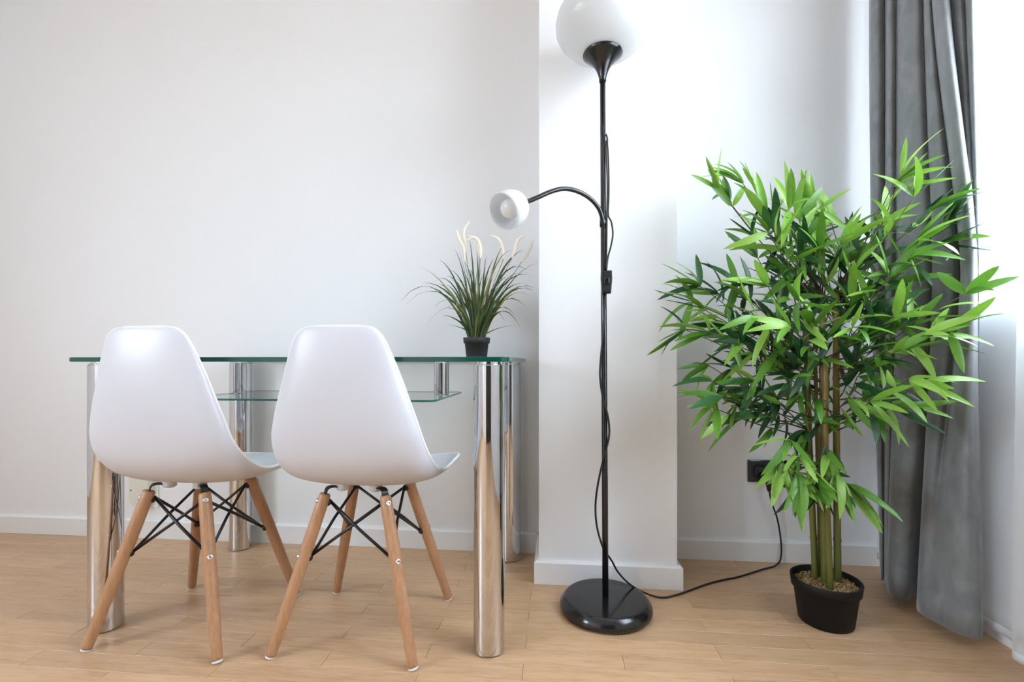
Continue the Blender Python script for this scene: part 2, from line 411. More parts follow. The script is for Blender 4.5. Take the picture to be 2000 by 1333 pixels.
obj('tabletop', mesh('tabletop', v, f, ['table_glass', 'glass_edge'], mi, False), tb, 'clear glass tabletop with dark green edge')
leg_me = MB().lathe([(LR - .004, .0005), (LR, .004), (LR, .730), (LR - .001, .7315), (LR - .001, .733), (LR - .006, .7345), (LR - .006, .7398)], 64).mesh('table_leg', 'chrome')
leg_me.set_sharp_from_angle(angle=R(15))
for x in (LX0, LX1):
    for y in (LY0, LY1):
        o = obj('leg', leg_me, tb); o.location = (x, y, 0)
v, f, mi = rounded_slab(-1.155, -.345, 1.312, 1.715, .624, .630, .03)
sh = obj('shelf', mesh('shelf', v, f, ['table_glass', 'shelf_edge'], mi, False), tb, 'thin clear glass undershelf')
sp_me = MB().lathe([(.024, .6302), (.0255, .632), (.0255, .737), (.024, .7398)], 40).mesh('spacer', 'chrome'); sp_me.set_sharp_from_angle(angle=R(15))
for x in (-1.112, -.384):
    o = obj('shelf_spacer', sp_me, tb); o.location = (x, 1.545, 0)

# ================================================================== CHAIRS
RIM = [(.060, -.182, .824), (.086, -.180, .820), (.104, -.178, .807), (.117, -.175, .786), (.133, -.169, .748), (.149, -.161, .703), (.167, -.155, .650), (.184, -.147, .597), (.198, -.136, .545),
       (.207, -.104, .497), (.213, -.055, .460), (.217, .000, .446), (.222, .080, .452), (.221, .145, .456), (.200, .198, .449), (.165, .226, .440), (.120, .238, .433)]
CEN = [(-.186, .825), (-.190, .821), (-.194, .807), (-.197, .786), (-.200, .748), (-.201, .703), (-.200, .650), (-.197, .597), (-.190, .543),
       (-.172, .482), (-.125, .434), (-.055, .411), (.030, .404), (.110, .410), (.180, .424), (.222, .430), (.240, .430)]
def shell_grid(nu=14, ns=4):
    rim = crom(RIM, ns); cen = crom([(0, a, b2) for a, b2 in CEN], ns); rows = []
    for r_, c_ in zip(rim, cen):
        rw = []
        for j in range(-nu, nu + 1):
            u = j / nu; a = abs(u); e = a ** 2.3
            xw = r_.x * (math.sin(u * math.pi / 2 * .92) / math.sin(math.pi / 2 * .92))
            rw.append(Vector((xw, c_.y + (r_.y - c_.y) * e, c_.z + (r_.z - c_.z) * e)))
        rows.append(rw)
    return rows
def build_chair():
    ch = thing('dining_chair', (0, 0, 0), '', 'chair', world=False)
    rows = shell_grid(); nr, nc = len(rows), len(rows[0])
    v = [p for rw in rows for p in rw]
    f = [(i * nc + j, (i + 1) * nc + j, (i + 1) * nc + j + 1, i * nc + j + 1) for i in range(nr - 1) for j in range(nc - 1)]
    s = obj('shell', mesh('shell', v, f, 'white_plastic'), ch)
    md = s.modifiers.new('thick', 'SOLIDIFY'); md.thickness = .005; md.offset = 0
    md = s.modifiers.new('sub', 'SUBSURF'); md.levels = md.render_levels = 1
    loop = rows[0] + [rw[-1] for rw in rows[1:]] + rows[-1][::-1][1:] + [rw[0] for rw in rows[1:-1]][::-1]
    dense = [loop[k] for k in range(len(loop))]
    obj('rim', MB().tube(dense, .0042, 8, closed=True).mesh('rim', 'rim_highlight'), s)
    TOP = {}; FOOT = {}
    for sx_ in (-1, 1):
        for sv in (-1, 1):
            TOP[sx_, sv] = Vector((.082 * sx_, .088 * sv, .392)); FOOT[sx_, sv] = Vector((.1835 * sx_, .167 * sv, .006))
    def on(k, z): 
        a, b2 = TOP[k], FOOT[k]; u = (a.z - z) / (a.z - b2.z); return a.lerp(b2, u)
    for k in TOP:
        a, b2 = TOP[k], FOOT[k]; ax = (b2 - a).normalized()
        fr_ = [0, .01, .1, .3, .5, .7, .9, .985, 1]; rr_ = [.0125, .0145, .0155, .0158, .0152, .0145, .0132, .0127, .0118]
        lg = obj('leg', MB().tube([a.lerp(b2, q) for q in fr_], rr_, 18).mesh('leg', 'beech_wood'), ch)
        obj('glide', MB().tube([b2 - ax * .0005, b2 + ax * .004, b2 + Vector((ax.x * .005, ax.y * .005, -.0052))], [.0118, .0120, .0105], 14).mesh('glide', 'glide_plastic'), lg)
        dg = Vector((k[0], k[1], 0)).normalized()
        for z in (.372, .236):
            p = on(k, z); q = dg + Vector((0, 0, .35)); q.normalize(); rad = .0152
            M = basis(p + q * (rad - .001), q)
            obj('bolt', MB().lathe([(.0, -.004), (.0066, -.004), (.0066, .0016), (.0055, .0024), (.0030, .0024), (.0022, .0006), (0, .0006)], 16, M, capends=False).mesh('bolt', 'bolt_steel'), lg)
            M = basis(p - q * .012, -q)
            obj('bolt_cap', MB().lathe([(0, -.002), (.0095, -.002), (.0098, .004), (.007, .0085), (0, .0095)], 14, M, capends=False).mesh('bolt_cap', 'black_metal'), lg)
        # slot with flat bracket bent up to the seat mount
        m_ = Vector((k[0] * .046, k[1] * .062, .401))
        pts = crom([a + ax * .030, a + ax * .004, a - ax * .014 + (m_ - a) * Vector((1, 1, 0)).length * 0, a.lerp(m_, .5) + Vector((0, 0, .012)), m_ + Vector((0, 0, 0))], 5)
        side = ax.cross(dg).normalized(); bv = []; bf = []
        nrm0 = None
        for i_, p in enumerate(pts):
            tg = (pts[min(i_ + 1, len(pts) - 1)] - pts[max(i_ - 1, 0)]).normalized(); nn = side.cross(tg).normalized()
            hw = .0085 if i_ > 6 else .0165; th = .0016
            for sa, sb in ((-1, -1), (1, -1), (1, 1), (-1, 1)): bv.append(p + side * hw * sa * (.62 if i_ <= 6 else 1) + nn * th * sb)
        for i_ in range(len(pts) - 1):
            for j in range(4): bf.append((i_ * 4 + j, i_ * 4 + (j + 1) % 4, i_ * 4 + 4 + (j + 1) % 4, i_ * 4 + 4 + j))
        bf += [(3, 2, 1, 0), tuple(range(len(bv) - 4, len(bv)))]
        obj('bracket', mesh('bracket', bv, bf, 'black_metal', smooth=False), ch)
        obj('seat_mount', MB().lathe([(.012, .396), (.0165, .399), (.0170, .409), (.018, .424)], 20, Matrix.Translation((m_.x, m_.y, 0))).mesh('seat_mount', 'mount_plastic'), ch)
    ks = [(-1, -1), (1, -1), (1, 1), (-1, 1)]
    for i in range(4):
        a, b2 = ks[i], ks[(i + 1) % 4]
        for (p, q, off) in ((a, b2, .0045), (b2, a, -.0045)):
            ip = Vector((-p[0], -p[1], 0)).normalized() * .02; iq = Vector((-q[0], -q[1], 0)).normalized() * .02
            mid = (Vector((a[0], a[1], 0)) + Vector((b2[0], b2[1], 0))).normalized() * off
            P0 = on(p, .370) + ip; P1 = on(q, .236) + iq
            obj('brace_rod', MB().tube([P0 + (P0 - P1) * .02, P0.lerp(P1, .5) + mid, P1 + (P1 - P0) * .02], .0040, 8).mesh('brace_rod', 'black_metal'), ch)
    return ch
chairA = build_chair()
chairB = copy_tree(chairA)
chairA.location = (-.522, 1.270, 0); chairA.rotation_euler.z = R(-1.5)
chairB.location = (-1.008, 1.252, 0); chairB.rotation_euler.z = R(-2.0)
chairA['label'] = 'white shell chair with beech legs nearer the floor lamp'
chairB['label'] = 'white shell chair with beech legs at the table end away from the lamp'
for c_ in (chairA, chairB): c_['group'] = 'white shell chairs at the glass table'

# ================================================================== FLOOR LAMP
LB = Vector((.146, 1.416, 0))
lamp = thing('floor_lamp', LB, 'black floor lamp with white bowl shade and curved reading arm in front of the pillar', 'lamp')
def lx(z): return LB + Vector((-.0053 * z, 0, z))
T = Matrix.Translation(LB)
obj('base', MB().lathe([(0, .0005), (.126, .0005), (.1335, .005), (.136, .013), (.1345, .021), (.129, .030), (.122, .0375), (.1185, .0393), (.114, .0398), (.05, .0400), (.0, .0400)], 72, T, capends=False).mesh('base', 'lamp_black'), lamp)
pole = obj('pole', MB().tube([lx(z) for z in (.033, .40, .401, .79, .791, 1.19, 1.191, 1.582)], [.0092, .0092, .0088, .0088, .0086, .0086, .0083, .0083], 20).mesh('pole', 'lamp_black'), lamp)
Tt = Matrix.Translation(lx(1.60) - Vector((0, 0, 1.60)))
obj('shade_holder', MB().lathe([(.0, 1.575), (.0105, 1.575), (.0105, 1.584), (.0125, 1.592), (.0175, 1.607), (.026, 1.623), (.039, 1.6375), (.053, 1.650), (.0585, 1.655), (.0575, 1.6585), (.050, 1.6575), (0, 1.652)], 48, Tt, capends=False).mesh('shade_holder', 'lamp_black'), lamp)
BOWL = [(.0, 1.6745), (.050, 1.6750), (.078, 1.682), (.105, 1.698), (.126, 1.719), (.138, 1.743), (.1395, 1.765), (.1335, 1.790), (.120, 1.812), (.104, 1.826), (.100, 1.825), (.117, 1.810), (.130, 1.789), (.136, 1.765), (.1345, 1.744), (.123, 1.722), (.103, 1.702), (.077, 1.686), (.05, 1.679), (0, 1.679)]
obj('bowl_shade', MB().lathe([(r_, z - .016) for r_, z in BOWL], 64, Tt, capends=False).mesh('bowl_shade', 'milk_glass'), lamp, 'white milky bowl shade')
# reading arm: leaves the pole and arches over to the small shade
Zp = 1.400
arm_px = [(1180, 447, 1.394), (1176, 425, 1.388), (1168, 405, 1.380), (1150, 386, 1.368), (1125, 373, 1.352), (1100, 369, 1.338), (1075, 375, 1.324), (1050, 386, 1.312), (1023, 397, 1.300)]
arm = obj('reading_arm', MB().tube(crom([wpt(*p) for p in arm_px], 5), .0066, 14).mesh('reading_arm', 'lamp_black'), lamp)
a_end = wpt(1024, 396, 1.300); a_dir = (wpt(984, 411, 1.262) - a_end); a_dir = Vector((-.072, -.085, -.060)).normalized()
M = basis(a_end, a_dir)
obj('shade_socket', MB().lathe([(.0, -.010), (.0085, -.010), (.009, -.002), (.011, .004), (.016, .011), (.022, .017), (.022, .020), (0, .020)], 32, M, capends=False).mesh('shade_socket', 'socket_grey'), lamp)
ss = obj('reading_shade', MB().lathe([(.0, .0175), (.022, .018), (.034, .023), (.043, .034), (.0485, .049), (.0510, .066), (.0505, .082), (.0490, .091), (.0470, .091), (.0485, .081), (.0488, .066), (.0465, .050), (.041, .036), (.033, .0255), (.022, .0205), (0, .0205)], 48, M, capends=False).mesh('reading_shade', 'milk_glass'), lamp, 'small white cup shade')
obj('bulb', MB().lathe([(0, .086), (.011, .085), (.020, .080), (.0260, .071), (.0265, .061), (.022, .050), (.014, .042), (.011, .034)], 28, M, capends=False).mesh('bulb', 'bulb_glass'), ss)
obj('bulb_base', MB().lathe([(.0112, .036), (.0118, .034), (.0112, .031), (.0118, .028), (.012, .020)], 20, M).mesh('bulb_base', 'bolt_steel'), ss)
# cord strapped down the pole, then across the floor to the outlet
Zc = 1.386
cz = lambda px, py, z=Zc: wpt(px, py, z)
obj('cord_clip', MB().tube([cz(1181, 266), cz(1184, 262), cz(1186, 270), cz(1186, 282)], .0028, 8).mesh('cord_clip', 'cord_black'), lamp)
obj('upper_cord', MB().tube(crom([cz(1184, 275), cz(1187, 290), cz(1189, 340), cz(1189, 385), cz(1188, 420), cz(1194, 434), cz(1197, 458), cz(1193, 482), cz(1187, 505), cz(1184, 535)], 5), .0026, 8).mesh('upper_cord', 'cord_black'), lamp)
obj('upper_cord', MB().tube(crom([cz(1183, 280), cz(1184.5, 310), cz(1186, 360), cz(1185.5, 420), cz(1185, 480), cz(1184, 530)], 4), .0022, 8).mesh('upper_cord', 'cord_black'), lamp)
obj('arm_collar', MB().tube([lx(1.142), lx(1.168)], .0112, 20).mesh('arm_collar', 'lamp_black'), lamp)
# switch box
sp = cz(1184, 552, 1.383); Ms = basis(sp, (sp - Vector((0, 0, CAMH))) * Vector((1, 1, 0)) * -1 if False else Vector((-.2, -1, 0)), (1, 0, 0))
prof = [(-.0145, -.030), (-.0165, .020), (-.0145, .034), (.0145, .034), (.0165, .020), (.0145, -.030)]
prof = [(-.013, -.0335), (-.0165, .012), (-.0155, .0335), (.0155, .0335), (.0165, .012), (.013, -.0335)]
sv = []; sf = []
for zz, k in ((-.010, .94), (-.008, 1), (.008, 1), (.0115, .88)):
    sv += [sp + Vector((a * k, -zz - .004, b2 * k)) for a, b2 in prof]
n6 = 6
for i in range(3):
    for j in range(n6): sf.append((i * n6 + j, i * n6 + (j + 1) % n6, (i + 1) * n6 + (j + 1) % n6, (i + 1) * n6 + j))
sf += [tuple(range(n6 - 1, -1, -1)), tuple(range(18, 24))]
sw = obj('switch_box', mesh('switch_box', sv, sf, 'cord_black', smooth=False), lamp); bevel(sw, .002)
o = obj('switch_button', MB().box(sp.x - .0075, sp.x + .0075, sp.y - .0205, sp.y - .014, sp.z - .007, sp.z + .011).mesh('switch_button', 'lamp_black', False), sw); bevel(o, .002)
cpts = [cz(1183, 574), cz(1181, 600), cz(1177, 660), cz(1173, 705), cz(1172, 738), cz(1177, 775), cz(1186, 808, 1.382), cz(1190, 838), cz(1188, 862), cz(1179, 895, 1.382), cz(1168, 945), cz(1163, 990), cz(1166, 1030), cz(1176, 1066), cz(1184, 1080, 1.418), cz(1196, 1098, 1.43), cz(1207, 1118, 1.437), cz(1230, 1142, 1.45), cz(1262, 1160, 1.462)]
cpts += [floor_pt(px, py, .0035) for px, py in ((1293, 1168), (1320, 1163), (1350, 1153), (1380, 1142), (1410, 1134), (1440, 1128), (1470, 1119), (1492, 1112))]
YW = YB - .022
def on_y(px, py, Y):
    tt = (px - 1000) / F; Z = Y / (tt * sy_ + cy_); return wpt(px, py, Z)
cpts += [floor_pt(1510, 1107.5, .0035) , on_y(1521, 1100, 1.785), on_y(1525, 1090, 1.793), on_y(1526, 1070, 1.797), on_y(1523, 1040, 1.798), on_y(1517, 1010, 1.796), on_y(1508, 985, 1.790), on_y(1504, 968, 1.785), on_y(1503, 956, 1.782)]
obj('power_cord', MB().tube(crom(cpts, 6), .0030, 8).mesh('power_cord', 'cord_black'), lamp)
pc = on_y(1502, 945, 1.782)
pg = MB().tube([pc + Vector((0, 0, -.030)), pc + Vector((0, 0, -.022)), pc + Vector((0, 0, .0)), pc + Vector((0, .004, .012)), pc + Vector((0, .018, .016)), pc + Vector((0, .031, .016))], [.0045, .0075, .012, .015, .0165, .0165], 16)
obj('plug', pg.mesh('plug', 'cord_black'), lamp)

# ================================================================== WALL SOCKETS
x0, x1, z0, z1 = .709, .873, .293, .375
so = thing('wall_outlet', ((x0 + x1) / 2, YB, z0), 'glossy black double wall outlet behind the bamboo leaves', 'outlet')
o = obj('plate', MB().box(x0, x1, YB - .009, YB - .0003, z0, z1).mesh('plate', 'outlet_black', False), so); bevel(o, .002)
for k in (0, 1):
    cx = x0 + .041 + .082 * k; Mx = basis((cx, YB - .009, (z0 + z1) / 2), (0, -1, 0))
    o = obj('socket_insert', MB().lathe([(.0285, -.001), (.0285, .0012), (.026, .0018), (.0195, .0014), (.0190, -.0004), (.0, -.0004)], 36, Mx, capends=False).mesh('socket_insert', 'outlet_black'), so)
    for dx in (-.0095, .0095):
        obj('pin_hole', MB().lathe([(.0026, -.0002), (.0026, .0002), (0, .0002)], 12, basis((cx + dx, YB - .0088, (z0 + z1) / 2), (0, -1, 0))).mesh('pin_hole', 'screw_dark'), o)
xa, za = -1.776, .232
cb_ = thing('wall_junction_box', (xa + .05, YB, .13), 'cream rounded wall socket cover low on the wall behind chair legs', 'socket cover')
o = obj('back_plate', MB().box(xa + .006, xa + .112, YB - .006, YB - .0003, .125, .245).mesh('back_plate', 'pale_plastic', False), cb_); bevel(o, .002)
lp = [(xa, .262), (xa, .172)] + [(xa + .046 - .046 * math.cos(R(a)), .172 - .046 * math.sin(R(a))) for a in range(10, 181, 10)] + [(xa + .092, .262)]
nL = len(lp); cv = [(a, YB - yy, b2) for yy, sc_ in ((.006, 1), (.026, 1)) for a, b2 in lp]
cv += [((a - xa - .046) * .93 + xa + .046, YB - .030, (b2 - .2) * .95 + .2) for a, b2 in lp]
cf = []
for i in range(2):
    for j in range(nL): cf.append((i * nL + j, (i + 1) * nL + j, (i + 1) * nL + (j + 1) % nL, i * nL + (j + 1) % nL))
cf += [tuple(range(2 * nL, 3 * nL))]
obj('cover', mesh('cover', cv, cf, 'cream_plastic', smooth=False), cb_)
for dx in (.012, .068):
    obj('screw', MB().lathe([(.0033, -.001), (.0033, .0006), (0, .0006)], 12, basis((xa + dx, YB - .030, .204), (0, -1, 0))).mesh('screw', 'screw_dark'), cb_)
obj('thin_wire', MB().tube([(xa + .078, YB - .006, .128), (xa + .079, YB - .009, .10), (xa + .083, YB - .017, .083)], .0012, 6).mesh('thin_wire', 'pale_plastic'), cb_)

# ================================================================== CURTAINS
def fold_pt(px, X):
    X = min(X, 1.112); tt = (px - 1000) / F; Z = X / (tt * cy_ - sy_); p = wpt(px, 700, Z); return (p.x, p.y)
# plan of the folds at three heights (same number of control points each)
TOPS = [(1712, 1.135), (1699, 1.085), (1700, 1.052), (1712, 1.045), (1724, 1.068), (1728, 1.115), (1731, 1.07), (1738, 1.05), (1747, 1.066), (1750, 1.118), (1753, 1.07), (1768, 1.052), (1788, 1.056), (1799, 1.075), (1803, 1.12), (1806, 1.07), (1812, 1.06), (1817, 1.07), (1819, 1.115), (1822, 1.055), (1836, 1.028), (1849, 1.045), (1855, 1.105), (1859, 1.07), (1868, 1.058), (1877, 1.068), (1882, 1.11), (1886, 1.072), (1894, 1.055), (1902, 1.07), (1906, 1.12)]
MIDS = [(1716, 1.135), (1703, 1.085), (1704, 1.055), (1713, 1.048), (1723, 1.068), (1727, 1.110), (1730, 1.072), (1737, 1.054), (1745, 1.066), (1748, 1.112), (1752, 1.07), (1774, 1.050), (1800, 1.052), (1817, 1.075), (1821, 1.12), (1824, 1.07), (1840, 1.060), (1862, 1.07), (1876, 1.110), (1880, 1.055), (1890, 1.030), (1902, 1.034), (1908, 1.075), (1909, 1.10), (1907, 1.11), (1908, 1.115), (1909, 1.12), (1908, 1.122), (1909, 1.12), (1911, 1.115), (1912, 1.125)]
BOTS = [(1722, 1.12), (1719, 1.085), (1720, 1.060), (1722, 1.052), (1725, 1.060), (1727, 1.085), (1728, 1.060), (1729, 1.045), (1731, 1.030), (1733, 1.018), (1738, 1.010), (1752, 1.012), (1772, 1.040), (1784, 1.075), (1796, 1.10), (1793, 1.06), (1791, 1.034), (1798, 1.022), (1815, 1.024), (1838, 1.032), (1860, 1.038), (1880, 1.048), (1897, 1.060), (1908, 1.070), (1915, 1.080), (1918, 1.088), (1919, 1.096), (1918, 1.104), (1916, 1.112), (1914, 1.118), (1912, 1.125)]
def curtain_rows():
    secs = [[Vector((*fold_pt(*p), 0)) for p in S] for S in (TOPS, MIDS, BOTS)]
    secs = [crom(S, 5) for S in secs]; rows = []; nz_ = 46
    for i in range(nz_ + 1):
        z = .030 + (2.60 - .030) * i / nz_
        if z >= 1.78: w_ = (1, 0, 0)
        elif z >= 1.0:
            u = (z - 1.0) / .78; u = u * u * (3 - 2 * u) * .35 + u * .65; w_ = (u, 1 - u, 0)
        else:
            u = (z - .03) / .97; u = u * u * (3 - 2 * u) * .5 + u * .5; w_ = (0, u, 1 - u)
        rows.append([Vector((sum(w_[k] * secs[k][j].x for k in range(3)), sum(w_[k] * secs[k][j].y for k in range(3)), z)) for j in range(len(secs[0]))])
    return rows
rows = curtain_rows(); nc = len(rows[0])
v = [p for rw in rows for p in rw]; f = [(i * nc + j, i * nc + j + 1, (i + 1) * nc + j + 1, (i + 1) * nc + j) for i in range(len(rows) - 1) for j in range(nc - 1)]
gc = obj('velvet_curtain', mesh('velvet_curtain', v, f, 'grey_velvet'), None, 'grey velvet curtain hanging in folds beside the bamboo plant', 'curtain')
md = gc.modifiers.new('thick', 'SOLIDIFY'); md.thickness = .002; md.offset = 0
# sheer voile: hangs between velvet and wall, folds come forward towards the room
SP = [(1.138, 1.78), (1.130, 1.66), (1.140, 1.54), (1.132, 1.44), (1.136, 1.37), (1.140, 1.325), (1.138, 1.285), (1.128, 1.262), (1.098, 1.232), (1.078, 1.212), (1.072, 1.196), (1.078, 1.172), (1.10, 1.14), (1.135, 1.11), (1.14, 1.07), (1.11, 1.02), (1.08, .97), (1.09, .92), (1.13, .87), (1.135, .80), (1.10, .74), (1.085, .66), (1.12, .58), (1.135, .50), (1.09, .42), (1.09, .33), (1.13, .25), (1.13, .15), (1.09, .05), (1.10, -.06), (1.135, -.15), (1.11, -.28), (1.09, -.38), (1.13, -.5), (1.12, -.64), (1.10, -.75)]
sp_ = crom([(a, b2, 0) for a, b2 in SP], 5)
def sheer_sheet(z0, z1, nz_, off=0.0):
    rr = []
    for i in range(nz_ + 1):
        z = z0 + (z1 - z0) * i / nz_
        rr.append([Vector((p.x + off + .006 * math.sin(z * 1.7 + p.y * 9) * (z > .12), p.y + .006 * math.sin(z * 2.3 + p.y * 7), z)) for p in sp_])
    n_ = len(sp_); return [p for r_ in rr for p in r_], [(i * n_ + j, i * n_ + j + 1, (i + 1) * n_ + j + 1, (i + 1) * n_ + j) for i in range(nz_) for j in range(n_ - 1)]
v, f = sheer_sheet(.042, 2.60, 30)
sh_ = obj('sheer_curtain', mesh('sheer_curtain', v, f, 'sheer_voile'), None, 'white sheer voile curtain over the window, at the right edge of the picture', 'sheer curtain')
v, f = sheer_sheet(.040, .062, 2, -.0012)
hm = obj('hem', mesh('hem', v, f, 'sheer_hem'), sh_); md = hm.modifiers.new('thick', 'SOLIDIFY'); md.thickness = .003; md.offset = 0
struct('trim_1', MB().box(1.02, 1.15, -.9, YB - .01, 2.60, ZC), 'window_plastic', .003)

# ================================================================== BAMBOO PLANT
PC = Vector((.765, 1.415, 0))
bp_ = thing('bamboo_plant', PC, 'artificial bamboo with bright green leaves in a black pot on the floor', 'potted plant')
Tp = Matrix.Translation(PC)
obj('pot', MB().lathe([(0, .0006), (.066, .0006), (.0685, .004), (.0800, .094), (.0855, .095), (.0885, .122), (.0870, .1235), (.0835, .1225), (.0805, .097), (.078, .090), (0, .088)], 64, Tp, capends=False).mesh('pot', 'pot_black'), bp_)
# dry bark filling: a mound with many chips
mb = MB(); mb.lathe([(.0795, .103), (.06, .1075), (.03, .111), (0, .112)], 40, Tp, capends=False)
for _ in range(900):
    rr_ = .078 * math.sqrt(random.random()); a = random.uniform(0, 6.283); p = PC + Vector((rr_ * math.cos(a), rr_ * math.sin(a), .1045 + .007 * (1 - rr_ / .08) + random.uniform(0, .004)))
    dv = Vector((random.uniform(-1, 1), random.uniform(-1, 1), random.uniform(-.4, .5))).normalized() * random.uniform(.004, .011)
    sd = dv.cross(Vector((0, 0, 1))).normalized() * random.uniform(.0010, .0026)
    mb.add([p - dv, p + sd, p + dv, p - sd, p + Vector((0, 0, .0015))], [(0, 1, 4), (1, 2, 4), (2, 3, 4), (3, 0, 4)])
o = obj('bark_filling', mb.mesh('bark_filling', 'dry_bark', False), bp_, kind='stuff')
# canes
def cane_pts(b, tpt, n=14):
    b, tpt = Vector(b), Vector(tpt); mid = (b + tpt) / 2 + Vector((random.uniform(-.008, .008), random.uniform(-.006, .006), 0))
    return crom([b, mid, tpt], n)
CANES = [((1592, 1112, 1.358), (1574, 640, 1.375), .0088), ((1611, 1122, 1.335), (1606, 572, 1.350), .0095), ((1621, 1136, 1.300), (1612, 700, 1.315), .0085), ((1636, 1120, 1.340), (1633, 566, 1.345), .0095), ((1603, 1116, 1.372), (1592, 700, 1.40), .006)]
cane_axes = []
for b3, t3, r_ in CANES:
    P = cane_pts(wpt(*b3) , wpt(*t3)); P[0].z = min(P[0].z, .108); cane_axes.append((P, r_))
    # rings at the nodes
    pts = []; rs = []; L = len(P); nxt = .10 + random.uniform(0, .06); acc = 0
    D = [P[0]]; 
    for i in range(1, L):
        for q in range(1, 5): D.append(P[i - 1].lerp(P[i], q / 4))
    last = D[0].z
    for p in D:
        pts.append(p); base_r = r_ * (1 - .18 * (p.z - .1) / .85)
        if p.z - last > .115: rs.append(base_r * 1.16); last = p.z
        else: rs.append(base_r)
    obj('cane', MB().tube(pts, rs, 14).mesh('cane', 'bamboo_cane'), bp_)
# leaf shapes: folded lance blades, length 1 along x
def leaf_mesh(name, wid, fold, droop, twist, mkey, n=9):
    v = []; f = []
    for i in range(n):
        u = i / (n - 1); wv = wid * (math.sin(math.pi * min(1, u ** .82)) ** .62 if 0 < u < 1 else 0) + .002
        wv *= (1 - .15 * u); x = u - .10 * droop * u * u; z = -droop * u * u + .10 * droop * u; tw = twist * u
        for sgn in (-1, 0, 1):
            yy = sgn * wv; zz = abs(sgn) * wv * fold
            v.append((x, yy * math.cos(tw) - zz * math.sin(tw), z + yy * math.sin(tw) + zz * math.cos(tw)))
    for i in range(n - 1):
        for s_ in (0, 1): a = i * 3 + s_; f.append((a, a + 3, a + 4, a + 1))
    return mesh(name, v, f, mkey)
LEAF = {}
for mk in ('leaf_light', 'leaf_mid', 'leaf_dark'):
    LEAF[mk] = [leaf_mesh('leaf', wd_, fo, dr, tw, mk) for wd_, fo, dr, tw in ((.098, .3, .12, .2), (.085, .4, .25, -.35), (.105, .22, .34, .4), (.092, .3, .06, -.15), (.095, .25, .45, .1), (.075, .45, -.10, .3))]
leaves = []     # (matrix, material, variant)
rnd = random.Random(21)
def leaf_at(p, direction, length, mk, roll=None):
    d_ = Vector(direction).normalized(); up = Vector((rnd.uniform(-.5, .5), rnd.uniform(-.9, .1), 1)).normalized()
    y_ = up.cross(d_); 
    if y_.length < .05: y_ = Vector((1, 0, 0)).cross(d_)
    y_.normalize(); z_ = d_.cross(y_)
    M = Matrix(((d_.x, y_.x, z_.x), (d_.y, y_.y, z_.y), (d_.z, y_.z, z_.z))).to_4x4()
    M = Matrix.Translation(p) @ M @ Matrix.Rotation(rnd.gauss(0, .55) if roll is None else roll, 4, 'X') @ Matrix.Diagonal((length, length, length, 1))
    leaves.append((M, mk, rnd.randrange(6)))
